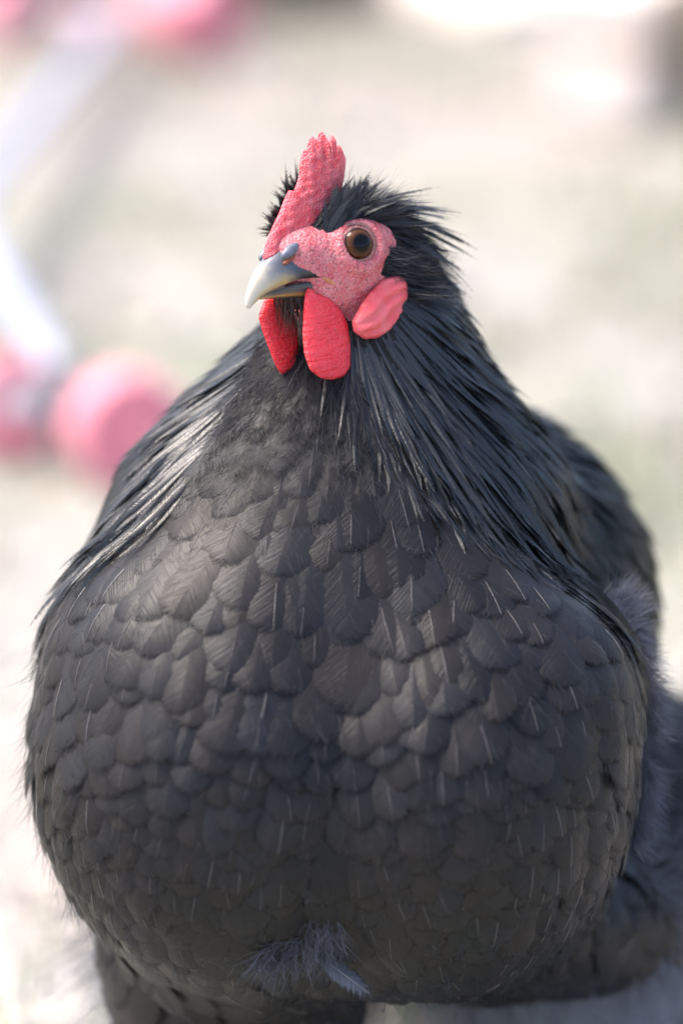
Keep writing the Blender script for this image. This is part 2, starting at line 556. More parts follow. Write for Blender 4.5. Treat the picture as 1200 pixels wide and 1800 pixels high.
def build_body():
    bm = bmesh.new()
    vs_ = [bm.verts.new(v) for v in BV]
    for f in BF:
        try: bm.faces.new([vs_[i] for i in f])
        except ValueError: pass
    hc = Vector(HD(-170, 0, 70))
    for it in range(2):
        bm.faces.ensure_lookup_table()
        rad = 0.036 - it * 0.003
        ed = {e for f in bm.faces if (f.calc_center_median() - hc).length < rad for e in f.edges}
        bmesh.ops.subdivide_edges(bm, edges=list(ed), cuts=1, use_grid_fill=True)
    q = np.array([v.co[:] for v in bm.verts])
    q2 = project(q, 3)
    n = sdf_grad(q2)
    fm = face_mask(q2)
    # skin creases of the bare face
    d = (q2 - TIP) / HP
    w = np.sin(d[:, 0] * 0.42 + 2 * np.sin(d[:, 1] * 0.15)) * np.sin(d[:, 1] * 0.5 + 1.5 * np.sin(d[:, 0] * 0.2))
    q2 = q2 + n * (fm * w * 0.00016)[:, None]
    # eye socket
    for sg in (1, -1):
        ec = HD(-199, sg * 66, 110); r = np.linalg.norm(q2 - ec, axis=1)
        q2 -= n * (0.0042 * np.exp(-(r / 0.0052) ** 4))[:, None]
        q2 += n * (0.0012 * np.exp(-((r - 0.0080) / 0.0022) ** 2))[:, None]
    W = Q2W(q2)
    for v, c in zip(bm.verts, W): v.co = c
    for f in bm.faces:
        f.material_index = 1 if sum(fm[v.index] for v in f.verts) * 2 > len(f.verts) else 0
        f.smooth = True
    bm.normal_update()
    me = bpy.data.meshes.new('body'); bm.to_mesh(me)
    me.materials.append(M_UNDER); me.materials.append(M_FACE)
    bm.free()
    return link('body', me, None, hen)
body = build_body()

# ================================================================== feathers
def feather_shape(nv, nu, hw, kind):
    """unit feather, root at 0, tip at y=1; returns V, F, uv, edge"""
    vv = np.linspace(0, 1, nv + 1) ** 0.8
    uu = np.linspace(-1, 1, nu + 1)
    V, uv, ed = [], [], []
    for v in vv:
        if kind == 'round':
            tp = max(0, (v - 0.5) / 0.5)
            w = min(1, 0.30 + 1.5 * v) * math.sqrt(max(0.02, 1 - tp * tp))
        else:
            w = min(1, 0.5 + 1.6 * v) * (1 - max(0, (v - 0.35) / 0.65) ** 1.6) + 0.04
        for u in uu:
            x = u * w * hw
            V.append((x, v, 0)); uv.append((x + 0.5, v))
            if kind == 'round':
                e = max(abs(u) * (1 - tp), math.sqrt((u * w) ** 2 + tp * tp)) if tp > 0 else abs(u)
                e = min(e, 1.0)
            else:
                e = max(abs(u), max(0, (v - 0.5) / 0.5) * 0.9)
            ed.append(e)
    F = []
    k = nu + 1
    for i in range(nv):
        for j in range(nu):
            a = i * k + j
            F.append((a, a + 1, a + k + 1, a + k))
    return np.array(V), np.array(F), np.array(uv), np.array(ed)

def make_variant(kind, hw, nv, nu, bend, cup, shaft=0.0, twist=0.0, skew=0.0, sh0=0.30, sh1=0.88):
    V, F, uv, ed = feather_shape(nv, nu, hw, kind)
    x, y = V[:, 0].copy(), V[:, 1].copy()
    V[:, 2] = -bend * y * y - cup * (np.abs(x) / hw) ** 2 * hw * np.minimum(1, y * 2) + twist * x * y
    V[:, 0] += skew * y * y
    mi = np.zeros(len(F), int)
    if shaft > 0:
        ys = np.linspace(sh0, sh1, 5)
        sv, su = [], []
        for t in ys:
            w = shaft * (1.15 - t); zc = -bend * t * t + 0.008
            for sgn in (-1, 1):
                sv.append((skew * t * t + sgn * w, t, zc - 0.004)); su.append((0.5, t))
            # raised middle line keeps the shaft round
            sv.append((skew * t * t, t, zc + w * 0.5)); su.append((0.5, t))
        b = len(V); sf = []
        for i in range(4):
            a = b + i * 3; c = a + 3
            sf += [(a, a + 2, c + 2, c), (a + 2, a + 1, c + 1, c + 2)]
        V = np.vstack([V, sv]); uv = np.vstack([uv, su]); ed = np.concatenate([ed, np.zeros(len(sv))])
        F = np.vstack([F, sf]); mi = np.concatenate([mi, np.ones(len(sf), int)])
    return V, F, uv, ed, mi

VAR = {
    'breast': [make_variant('round', 0.46 + 0.03 * (i % 3), 7, 4, 0, 0, (0.0, 0.0040, 0.0, 0.0050, 0.0026, 0.0, 0.0032, 0.0)[i % 8], 0, 0.05 * (i % 3 - 1), (0.3, 0.52, 0.6, 0.45, 0.62, 0.3, 0.40, 0.66)[i % 8], (0.9, 0.86, 0.82, 0.9, 0.9, 0.9, 0.74, 0.88)[i % 8]) for i in range(12)],
    'throat': [make_variant('round', 0.28 + 0.03 * (i % 3), 5, 4, 0, 0, (0.005 if i % 3 == 0 else 0), 0, 0.06 * (i % 3 - 1)) for i in range(6)],
    'hackle': [make_variant('lance', 0.028 + 0.004 * (i % 3), 7, 2, 0, 0, 0, 0, 0.03 * (i % 5 - 2)) for i in range(8)],
    'head': [make_variant('lance', 0.060 + 0.008 * (i % 3), 4, 2, 0.10 + 0.06 * (i % 3), 0.3, 0, 0.4 * (-1) ** i, 0.05 * (i % 5 - 2)) for i in range(6)],
    'back': [make_variant('round', 0.17 + 0.02 * (i % 3), 6, 4, 0, 0, 0, 0, 0.04 * (i % 3 - 1)) for i in range(6)],
}
FMAT = {'breast': M_BREAST, 'throat': M_THROAT, 'hackle': M_HACKLE, 'head': M_HEAD, 'back': M_BACK}
OBJ_NAME = {'breast': 'breast_feather', 'throat': 'throat_feather', 'hackle': 'hackle_feather', 'head': 'crest_feather', 'back': 'back_feather'}

# candidate points on the body surface
tri = np.concatenate([BF[:, [0, 1, 2]], BF[:, [0, 2, 3]]])
A, B, C = BV[tri[:, 0]], BV[tri[:, 1]], BV[tri[:, 2]]
area = np.linalg.norm(np.cross(B - A, C - A), axis=1) / 2
NC = 90000
ti = rng.choice(len(tri), NC, p=area / area.sum())
# denser candidates on head and neck
neckw = area * ((A[:, 1] > 0.00) & (A[:, 2] > -0.12))
ti = np.concatenate([ti, rng.choice(len(tri), 60000, p=neckw / neckw.sum())])
r1 = np.sqrt(rng.random(len(ti)))[:, None]; r2 = rng.random(len(ti))[:, None]
CP = (1 - r1) * A[ti] + r1 * (1 - r2) * B[ti] + r1 * r2 * C[ti]
CP = project(CP, 2)
CN = sdf_grad(CP)
cpx, cpy = PROJ(CP)
toc = np.array([0, 0, D0]) - CP; toc /= np.linalg.norm(toc, axis=1, keepdims=True)
facing = (CN * toc).sum(1)
hd = (CP - TIP) / HP
hs, ht, hz = hd @ HF, hd @ HL, hd @ HU
SK = HD(-215, 0, 90)
dsk = np.linalg.norm(CP - SK, axis=1)

BREAST_POLY = [(500, 560), (455, 620), (420, 700), (360, 830), (240, 925), (100, 1030), (40, 1100), (0, 1300), (40, 1500), (130, 1600), (300, 1690), (600, 1760), (900, 1760), (1060, 1620),
               (1130, 1450), (1135, 1220), (1085, 1115), (1000, 1050), (930, 990), (850, 940), (725, 865), (670, 780), (640, 690), (600, 620), (560, 560)]
inb = in_poly(cpx, cpy, BREAST_POLY) & (facing > -0.05) & (CP[:, 2] > -0.075)
zone = np.full(len(CP), 'back', dtype='<U8')
zone[(CP[:, 1] < -0.075) & ~inb] = 'fluff'
zone[inb] = 'breast'
zone[inb & (cpy < 760)] = 'throat'
neckish = ~inb & (cpy < 1040) & (CP[:, 2] > -0.085) & (CP[:, 1] > -0.035)
neckish &= (cpx < 1010 - (1060 - cpy) * 0.30) | (facing < 0.0) & (cpy < 900)
zone[neckish] = 'hackle'
zone[(dsk < 0.030) & (hz > 20) & ~inb] = 'head'
zone[(dsk < 0.033) & (hz > 120)] = 'head'
zone[face_mask(CP)] = 'none'
zone[(hs > -128) & (hz > -95)] = 'none'
zone[(hs > -165) & (hz > -40) & (hz < 60)] = 'none'
zone[(CP[:, 2] < -0.02) & (cpy > 1600) & (cpx < 700) & ~inb] = 'fluff'

SPACING = {'breast': 0.0100, 'throat': 0.0052, 'hackle': 0.0023, 'head': 0.0016, 'back': 0.0085, 'fluff': 0.0100}
def spacing(i):
    z = zone[i]
    s = SPACING[z]
    if z == 'breast':
        y = cpy[i]
        s = np.interp(y, [800, 900, 1080, 1250, 1500, 1700], [0.0062, 0.0080, 0.0092, 0.0080, 0.0070, 0.0062])
        if cpx[i] > 720 and y > 1300: s *= 0.85
    return s

grid = {}
CELL = 0.006
keep = []
for i in rng.permutation(len(CP)):
    z = zone[i]
    if z == 'none': continue
    s = spacing(i); p = CP[i]
    k = int(math.ceil(s / CELL)); c = (p / CELL).astype(int); ok = True
    for a in range(-k, k + 1):
        for b in range(-k, k + 1):
            for d in range(-k, k + 1):
                for j in grid.get((c[0] + a, c[1] + b, c[2] + d), ()):
                    if zone[j] == z or s < 0.006:
                        dd = CP[j] - p
                        if dd[0] * dd[0] + dd[1] * dd[1] + dd[2] * dd[2] < s * s: ok = False; break
                if not ok: break
            if not ok: break
        if not ok: break
    if ok:
        grid.setdefault((c[0], c[1], c[2]), []).append(i); keep.append(i)

HC = HD(-215, 0, 60)
TAILDIR = np.array([0.35, -0.25, -0.9])
def flow(i):
    p, n, z = CP[i], CN[i], zone[i]
    d = p - HC; d = d / np.linalg.norm(d)
    if z == 'head':
        back = -HF * 0.9 + HU * np.interp(hs[i], [-330, -270, -210, -140], [-0.7, -0.25, 0.3, 1.5]) + HL * np.sign(ht[i]) * 0.3
        w = smoothstep(120, 20, hz[i])
        d = back * (1 - w) + d * w
    elif z in ('back', 'fluff'):
        d = TAILDIR * 0.7 + np.array([0, -0.7, 0])
        if z == 'fluff': d = TAILDIR * 0.25 + np.array([0.05, -1, 0])
    elif z == 'hackle':
        d = d + np.array([0, -0.15, -0.25])
    elif z in ('breast', 'throat'):
        d = d * 0.8 + np.array([0, -0.35, 0])
    d = d + rng.normal(0, 0.10 if z != 'breast' else 0.13, 3)
    d = d - n * d.dot(n)
    return d / max(np.linalg.norm(d), 1e-6)

def dims(i):
    """length (m), width factor, rise per length (or lift angle on the head)"""
    z = zone[i]; y = cpy[i]
    if z == 'breast':
        l = np.interp(y, [800, 950, 1100, 1300, 1700], [0.026, 0.032, 0.030, 0.0235, 0.019]) * rng.uniform(0.9, 1.12)
        return l * rng.uniform(0.88, 1.12), rng.uniform(0.8, 1.1), rng.uniform(0.8, 1.25) * np.interp(y, [850, 1050, 1250], [0.06, 0.10, 0.19])
    if z == 'throat': return 0.024 * rng.uniform(0.8, 1.25), rng.uniform(0.8, 1.2), rng.uniform(0.05, 0.13)
    if z == 'hackle':
        l = np.interp(y, [450, 600, 800, 1000], [0.024, 0.036, 0.052, 0.048]) * rng.uniform(0.75, 1.15)
        return l, np.interp(l, [0.02, 0.05], [1.5, 0.95]) * rng.uniform(0.7, 1.3), rng.uniform(0.04, 0.13)
    if z == 'head':
        l = np.interp(hz[i], [60, 120, 150], [0.010, 0.014, 0.0185]) * np.interp(hs[i], [-300, -250, -180, -130], [1.35, 1.1, 1.0, 0.85])
        if hs[i] < -235: return l * rng.uniform(1.1, 1.75), rng.uniform(0.7, 1.0), R(rng.uniform(6, 22))
        return l * rng.uniform(0.75, 1.2), rng.uniform(0.8, 1.2), R(rng.uniform(14, 34))
    if z == 'back': return 0.044 * rng.uniform(0.85, 1.15), rng.uniform(0.85, 1.15), rng.uniform(0.07, 0.11)
    return 0.034 * rng.uniform(0.85, 1.2), rng.uniform(0.8, 1.1), rng.uniform(0.10, 0.2)

by = {}
for i in keep: by.setdefault(zone[i], []).append(i)

CUP = {'breast': 0.24, 'throat': 0.08, 'hackle': 0.8, 'back': 0.22, 'fluff': 0.10}
def scatter(zname, kind, n_objects, stuff_name, stuff_label):
    ids = by.get(zname, [])
    # those that show largest: facing the lens, nearest the lens
    score = [-float(facing[i] > 0.1) * (1.0 + 0.3 * facing[i]) - 0.5 * CP[i, 2] for i in ids]
    order = [ids[j] for j in np.argsort(score)]
    PP, HH, meta = [], [], []
    for q, i in enumerate(order):
        l, wf, rise = dims(i)
        v = int(rng.integers(0, len(VAR[kind])))
        V = VAR[kind][v][0]
        fi = flow(i)
        if zname == 'hackle' and facing[i] > -0.1 and cpx[i] > 640:
            for f_ in (1.0, 0.8, 0.6, 0.45):
                tx, ty = PROJ(CP[i] + fi * l * f_ * 0.9)
                if not (ty > 860 and in_poly(np.array([tx]), np.array([ty]), BREAST_POLY)[0]): break
            l *= f_; wf /= f_ ** 0.7
        if zname == 'head':
            n = CN[i]; f = fi
            y = f * math.cos(rise) + n * math.sin(rise)
            x = np.cross(y, n); x /= np.linalg.norm(x); z = np.cross(x, y)
            P = CP[i] - n * 0.0004 + (V * np.array([l * wf, l, l])) @ np.stack([x, y, z])
            H = np.zeros(len(V))
        else:
            n = CN[i]; y = fi; x = np.cross(y, n); x /= np.linalg.norm(x)
            P = CP[i] + (V[:, :2] * np.array([l * wf, l])) @ np.stack([x, y])
            u = V[:, 0] / max(np.abs(V[:, 0]).max(), 1e-6); t = V[:, 1]
            roll = rng.normal(0, 0.03)
            hwm = np.abs(V[:, 0]).max() * l * wf
            H = l * (rise * t - 0.32 * np.maximum(t - 0.6, 0) ** 2 * (1 if kind == 'breast' else 0)) - CUP[zname] * np.abs(u) ** (1 if zname == 'hackle' else 2) * hwm * np.minimum(1, 2 * t) + roll * u * l * t + V[:, 2] * l
            H = np.maximum(H, 0.0002) + rng.uniform(0, 0.0005)
            if zname == 'fluff' or zname == 'hackle':
                H += l * rng.uniform(-0.01, 0.05) * t * t
        PP.append(P); HH.append(H); meta.append((i, v, l))
    P = np.concatenate(PP); H = np.concatenate(HH)
    if zname != 'head':
        g = sdf_grad(P); P = P - g * sdf(P)[:, None]
        g = sdf_grad(P); P = P + g * (H - sdf(P))[:, None]
    W = Q2W(P)
    VV, FF, UVs, EE, RR, MM = [], [], [], [], [], []
    off = pos = 0
    for q, (i, v, l) in enumerate(meta):
        V, F, uv, ed, mi = VAR[kind][v]
        w = W[pos:pos + len(V)]; pos += len(V)
        if q < n_objects:
            root = w[:len(w)].mean(0)
            me = quads_mesh(OBJ_NAME[kind], w - root, F, uv, {'edge': ed, 'frand': np.zeros(len(V))}, mi)
            me.materials.append(FMAT[kind]); me.materials.append(M_SHAFT)
            ob = bpy.data.objects.new(OBJ_NAME[kind], me)
            COL.objects.link(ob); ob.parent = hen; ob.location = root
        else:
            VV.append(w); FF.append(F + off); UVs.append(uv); EE.append(ed); MM.append(mi)
            RR.append(np.full(len(V), rng.random())); off += len(V)
    if VV:
        me = quads_mesh(stuff_name, np.concatenate(VV), np.concatenate(FF), np.concatenate(UVs), {'edge': np.concatenate(EE), 'frand': np.concatenate(RR)}, np.concatenate(MM))
        me.materials.append(FMAT[kind]); me.materials.append(M_SHAFT)
        link(stuff_name, me, None, hen, kind='stuff', label=stuff_label)
    print(zname, len(ids))

scatter('breast', 'breast', 300, 'breast_plumage', 'remaining dark grey breast feathers of the hen')
scatter('throat', 'throat', 120, 'throat_plumage', 'soft grey feathers on the hen throat')
scatter('hackle', 'hackle', 300, 'hackle_plumage', 'long narrow glossy black feathers round the hen neck')
scatter('head', 'head', 200, 'crest_plumage', 'short bristly black feathers on the hen head')
scatter('back', 'back', 160, 'back_plumage', 'glossy black feathers on the hen back')
scatter('fluff', 'breast', 0, 'flank_plumage', 'loose dark feathers on the hen flanks and thighs')

# ------------------------------------------------------------------ down strands (thin ribbons)
def strands(name, P, D, length, width, m, label, curl=0.35, seg=3, sag=0.0):
    n = len(P)
    D = D / np.linalg.norm(D, axis=1, keepdims=True)
    s = np.cross(D, rng.normal(0, 1, (n, 3))); s /= np.linalg.norm(s, axis=1, keepdims=True)
    b = np.cross(D, s)
    cu = rng.normal(0, curl, (n, 1)) * length[:, None]
    V = np.zeros((n, (seg + 1) * 2, 3))
    for k in range(seg + 1):
        f = k / seg
        c = P + D * (length * f)[:, None] + b * cu * f * f + np.array([0, -1, 0]) * (sag * length * f * f)[:, None]
        w = width * (1 - 0.85 * f)
        V[:, 2 * k] = c - s * w; V[:, 2 * k + 1] = c + s * w
    base = np.arange(n)[:, None] * ((seg + 1) * 2)
    F = np.concatenate([base + np.array([2 * k, 2 * k + 1, 2 * k + 3, 2 * k + 2]) for k in range(seg)])
    me = quads_mesh(name, Q2W(V.reshape(-1, 3)), F)
    return link(name, me, m, hen, kind='stuff', label=label)

def pick(mask, n):
    ids = np.flatnonzero(mask)
    return rng.choice(ids, n, replace=True)

def flows(ids):
    return np.array([flow(i) for i in ids])

# soft fuzz over flank and rear
m_ = (zone == 'fluff') & (CP[:, 2] < -0.05)
ids = pick(m_, 20000); fl = flows(ids)
strands('flank_down', CP[ids] + rng.normal(0, 0.002, (20000, 3)), fl * 0.6 + CN[ids] * 0.7 + rng.normal(0, 0.3, (20000, 3)), rng.uniform(0.012, 0.030, 20000), 0.00016, plain('flank_fluff', (0.15, 0.155, 0.185), 0.7, 0.3, 0.35, 40, 0), 'fluffy grey down on the hen flank')
# fuzz along breast and throat
m_ = (zone == 'breast')
ids = pick(m_, 5000); fl = flows(ids)
strands('breast_down', CP[ids] + CN[ids] * 0.004, fl * 0.9 + CN[ids] * 0.35 + rng.normal(0, 0.25, (5000, 3)), rng.uniform(0.006, 0.012, 5000), 0.00007, M_DOWN, 'fine wisps between the breast feathers')
m_ = (zone == 'throat')
ids = pick(m_, 1600); fl = flows(ids)
strands('throat_down', CP[ids] + CN[ids] * 0.002, fl * 0.9 + CN[ids] * 0.25 + rng.normal(0, 0.22, (1600, 3)), rng.uniform(0.006, 0.014, 1600), 0.00008, M_DOWN, 'fine grey wisps on the hen throat')
# head bristles
m_ = (zone == 'head')
ids = pick(m_, 5000); fl = flows(ids)
strands('crest_bristles', CP[ids], fl * 0.85 + CN[ids] * 0.45 + rng.normal(0, 0.15, (5000, 3)), rng.uniform(0.008, 0.016, 5000), 0.00010, M_BRISTLE, 'fine black bristles standing up from the hen crest')

# tall crest feathers flaring out beside the comb
VV, FF, UVs, EE, RR = [], [], [], [], []
off = 0
for sg, cnt in ((-1, 260), (1, 110)):
    for k in range(cnt):
        s_ = random.uniform(-200, -138); t_ = sg * random.uniform(30, 55); z_ = np.interp(s_, [-200, -138], [165, 125])
        p_ = project(HD(s_, t_, z_)[None], 5)[0]; n_ = sdf_grad(p_[None])[0]
        y_ = HU * 1.0 + HL * sg * (random.uniform(0.35, 0.95) if sg < 0 else random.uniform(0.05, 0.5)) - HF * (random.uniform(-0.1, 0.35) if sg < 0 else random.uniform(0.1, 0.9)); y_ = y_ / np.linalg.norm(y_)
        x_ = np.cross(y_, n_); x_ /= np.linalg.norm(x_); zz = np.cross(x_, y_)
        l_ = random.uniform(0.012, 0.019)
        if sg < 0:
            k_ = random.random()
            tip_ = HD(*HPIX(435 + 52 * k_ + random.uniform(0, 40), 378 - 122 * k_ + random.uniform(-4, 26), -random.uniform(78, 104)))
            y_ = tip_ - p_; l_ = min(np.linalg.norm(y_), 0.030); y_ = y_ / np.linalg.norm(y_)
            x_ = np.cross(y_, n_); x_ /= np.linalg.norm(x_); zz = np.cross(x_, y_)
        V, F, uv, ed, mi = VAR['head'][random.randrange(6)]
        VV.append(Q2W(p_ - n_ * 0.0008 + (V * np.array([l_ * 1.8, l_, l_])) @ np.stack([x_, y_, zz]))); FF.append(F + off); off += len(V)
        UVs.append(uv); EE.append(ed); RR.append(np.full(len(V), random.random()))
me = quads_mesh('tall_crest_plumage', np.concatenate(VV), np.concatenate(FF), np.concatenate(UVs), {'edge': np.concatenate(EE), 'frand': np.concatenate(RR)})
link('tall_crest_plumage', me, M_HEAD, hen, kind='stuff', label='tall black feathers flaring beside the comb')
# ear tuft behind the eye, on both sides
P_, D_ = [], []
for sg in (1, -1):
    for k in range(900):
        px_, py_ = random.uniform(668, 716), random.uniform(424, 484)
        s_, t_, z_ = HPIX(px_, py_, 58)
        P_.append(HD(s_, sg * 58, z_)); D_.append(-HF * 1.0 - HU * 0.5 + HL * sg * 0.6 + rng.normal(0, 0.25, 3))
P_ = project(np.array(P_), 4)
strands('ear_tuft', P_, np.array(D_), rng.uniform(0.004, 0.008, len(P_)), 0.00012, plain('ear_bristle', (0.035, 0.038, 0.050), 0.5, 0.4, 0.3, 90, 0), 'short grey bristles over the hen ear')
# bristles between the wattles
P_, D_ = [], []
for k in range(500):
    s_, t_ = random.uniform(-150, -70), random.uniform(-26, 26)
    P_.append(HD(s_, t_, 14)); D_.append(np.array([0, -1, 0]) - HF * 0.25 + rng.normal(0, 0.12, 3))
strands('chin_bristles', np.array(P_), np.array(D_), rng.uniform(0.006, 0.016, len(P_)), 0.00012, plain('chin_bristle', (0.035, 0.018, 0.014), 0.5, 0.4, 0.4, 90, 0), 'brown bristles hanging under the beak')
# pale fluff along the wing side of the breast
def tuft(name, px0, px1, py0, py1, w, n, dirn, l0, l1, spread, m, label, wid=0.00011):
    P_ = np.array([U(random.uniform(px0, px1), random.uniform(py0, py1), w) for _ in range(n)])
    P_ = project(P_, 30); g_ = sdf_grad(P_)
    P_ = P_ + g_ * (0.0055 if px0 > 1000 else 0.0025)
    D_ = np.array(dirn)[None] + g_ * 0.4 + rng.normal(0, spread, (n, 3))
    return strands(name, P_, D_, rng.uniform(l0, l1, n), wid, m, label, sag=0.1)
M_TUFT = plain('tuft_down', (0.15, 0.155, 0.19), 0.7, 0.3, 0.3, 60, 0)
tuft('shoulder_tuft', 1035, 1090, 1060, 1125, 40, 420, (0.6, 0.8, 0.3), 0.006, 0.016, 0.25, M_TUFT, 'pale wispy down standing up from the hen shoulder')
tuft('wing_edge_down', 1070, 1125, 1100, 1290, 20, 900, (0.6, -0.3, 0.3), 0.005, 0.011, 0.35, M_TUFT, 'pale down along the edge of the breast')
tuft('wing_edge_down', 1075, 1115, 1330, 1480, 20, 600, (0.5, -0.6, 0.3), 0.005, 0.012, 0.35, M_TUFT, 'pale down along the edge of the breast')
tuft('belly_tuft', 450, 520, 1600, 1690, 200, 330, (-0.75, -0.30, 0.45), 0.004, 0.014, 0.55, M_DOWN2, 'pale ruffled down on the hen belly')
tuft('belly_tuft', 510, 605, 1555, 1700, 200, 380, (0.1, -0.75, 0.45), 0.004, 0.013, 0.5, M_DOWN2, 'pale ruffled down on the hen belly')
# one loose feather that sticks out of the belly tuft
lv = make_variant('round', 0.17, 6, 4, 0.05, 0.3, 0.012)
rt = project(np.array([U(545, 1672, 200)]), 30)[0]; tp = U(662, 1722, 0); tp[2] = rt[2] + 0.006
yv = tp - rt; ll = np.linalg.norm(yv); yv = yv / ll
zv = np.array([0.15, 0.55, 0.8]); xv = np.cross(yv, zv); xv /= np.linalg.norm(xv); zv = np.cross(xv, yv)
lw = Q2W(rt + (lv[0] * ll) @ np.stack([xv, yv, zv]))
lme = quads_mesh('loose_feather', lw, lv[1], lv[2], {'edge': lv[3], 'frand': np.zeros(len(lw))}, lv[4])
lme.materials.append(feather_mat('loose_vane', (0.085, 0.09, 0.105), 0.5, 0.4, 0.05, fray=0.3)); lme.materials.append(M_SHAFT)
link('loose_feather', lme, None, hen, label='grey loose feather sticking out of the belly')

# ================================================================== HEAD PARTS
def inflate(outline, spine, mapf, thick, rings=7, nres=72, disp=None, closed_smooth=True):
    """closed pixel outline -> puffy solid; mapf(px, py, h) gives hen-frame point"""
    O = np.array(outline, float)
    O = np.vstack([O, O[:1]])
    seg = np.linalg.norm(np.diff(O, axis=0), axis=1); cum = np.concatenate([[0], np.cumsum(seg)])
    t = np.linspace(0, cum[-1], nres, endpoint=False)
    P = np.stack([np.interp(t, cum, O[:, 0]), np.interp(t, cum, O[:, 1])], -1)
    for _ in range(1 if closed_smooth else 0):
        P = 0.25 * np.roll(P, 1, 0) + 0.5 * P + 0.25 * np.roll(P, -1, 0)
    S = catmull(np.array(spine, float), 60)
    T = S[np.argmin(((P[:, None] - S[None]) ** 2).sum(-1), axis=1)]
    for _ in range(2): T = 0.25 * np.roll(T, 1, 0) + 0.5 * T + 0.25 * np.roll(T, -1, 0)
    V, F = [], []
    def ring(k, side):
        f = k / rings
        a = f * math.pi / 2
        pts = P + (T - P) * (1 - math.cos(a)) if False else P + (T - P) * f
        h = thick * math.sqrt(max(0, 1 - (1 - f) ** 2.2)) * side
        return pts, h
    for side in (1, -1):
        for k in range(0 if side == 1 else 1, rings + 1):
            pts, h = ring(k, side)
            for j, p in enumerate(pts):
                hh = h
                if disp is not None: hh += disp(p[0], p[1], k / rings) * side
                V.append(mapf(p[0], p[1], hh))
    n = nres
    for k in range(rings):
        for j in range(n):
            F.append((k * n + j, k * n + (j + 1) % n, (k + 1) * n + (j + 1) % n, (k + 1) * n + j))
    b = (rings + 1) * n
    for k in range(rings):
        for j in range(n):
            r0 = (j, (j + 1) % n) if k == 0 else (b + (k - 1) * n + j, b + (k - 1) * n + (j + 1) % n)
            r1_ = (b + k * n + (j + 1) % n, b + k * n + j)
            F.append((r0[1], r0[0], r1_[1], r1_[0]))
    return Q2W(np.array(V)), F

def on_plane(t0, flare=0.0, yref=0):
    def f(px, py, h):
        t = t0 + flare * (py - yref)
        s, tt, z = HPIX(px, py, t)
        return HD(s, tt + h, z)
    return f

comb_outline = [(462, 455), (465, 432), (472, 410), (481, 390), (490, 370), (497, 350), (502, 338), (506, 331), (513, 334), (519, 320), (524, 300), (524, 284), (527, 268), (532, 258), (538, 266), (538, 248), (542, 234), (547, 232), (551, 244), (553, 262),
                (555, 242), (558, 227), (564, 222), (570, 234), (572, 262), (575, 238), (580, 227), (586, 230), (590, 252), (594, 242), (600, 252), (606, 268), (605, 285), (602, 305), (596, 335), (590, 365), (584, 395), (570, 428), (535, 452), (495, 462)]
comb_spine = [(490, 435), (520, 390), (548, 330), (566, 275)]
def comb_disp(x, y, f):
    g = max(0, min(1, (340 - y) / 80))
    return (3.2 * g * math.sin(x * 0.40 + 0.5 * math.sin(y * 0.09)) + 1.3 * math.sin(x * 0.23 + y * 0.13 + 2 * math.sin(y * 0.11)) + 1.0 * math.sin(y * 0.41 + x * 0.31 + 1.5 * math.sin(x * 0.17))) * min(1, f * 2.5)
cv, cf = inflate(comb_outline, comb_spine, on_plane(0), 12, 9, 260, comb_disp, False)
link('comb', mesh_from('comb', cv, cf), M_COMB, hen, label='red serrated single comb')

near_w = [(540, 500), (552, 512), (575, 515), (598, 540), (610, 565), (614, 600), (614, 640), (604, 657), (585, 664), (562, 662), (543, 648), (533, 620), (530, 585), (532, 545), (534, 515)]
cv, cf = inflate(near_w, [(556, 540), (570, 580), (575, 615)], on_plane(30, 0.14, 500), 11, 8, 96)
link('wattle', mesh_from('wattle', cv, cf), M_WATTLE, hen, label='pink lit wattle under the beak')
far_w = [(462, 522), (480, 515), (505, 520), (516, 545), (521, 575), (521, 610), (517, 638), (510, 650), (492, 653), (483, 640), (472, 612), (460, 580), (452, 552)]
cv, cf = inflate(far_w, [(487, 545), (495, 580), (500, 612)], on_plane(-34, -0.10, 500), 11, 8, 96)
link('wattle', mesh_from('wattle', cv, cf), M_WATTLE, hen, label='deep red wattle on the far side of the beak')

lobe = [(624, 548), (617, 562), (622, 580), (638, 591), (662, 588), (686, 574), (702, 552), (712, 524), (714, 496), (706, 476), (692, 474), (672, 484), (648, 508), (632, 530)]
# keep the pixel place while lying against the cheek: re-solve along the line of sight
def lobe_map_true(sign):
    def f(px, py, h):
        t2 = 60.0 + (px - 618) * 0.14
        s, t, z = HPIX(px, py, t2)
        return HD(s, sign * (t2 + h), z)
    return f
for sg in (1, -1):
    cv, cf = inflate(lobe, [(640, 566), (666, 544), (692, 505)], lobe_map_true(sg), 14, 8, 96, lambda x, y, f: 3.0 * math.sin((x * 0.62 + y * 0.75) * 0.30 + 1.2 * math.sin((x - y) * 0.05)) * min(1, f * 2))
    if sg < 0: cf = [f[::-1] for f in cf]
    link('earlobe', mesh_from('earlobe', cv, cf), M_LOBE, hen)

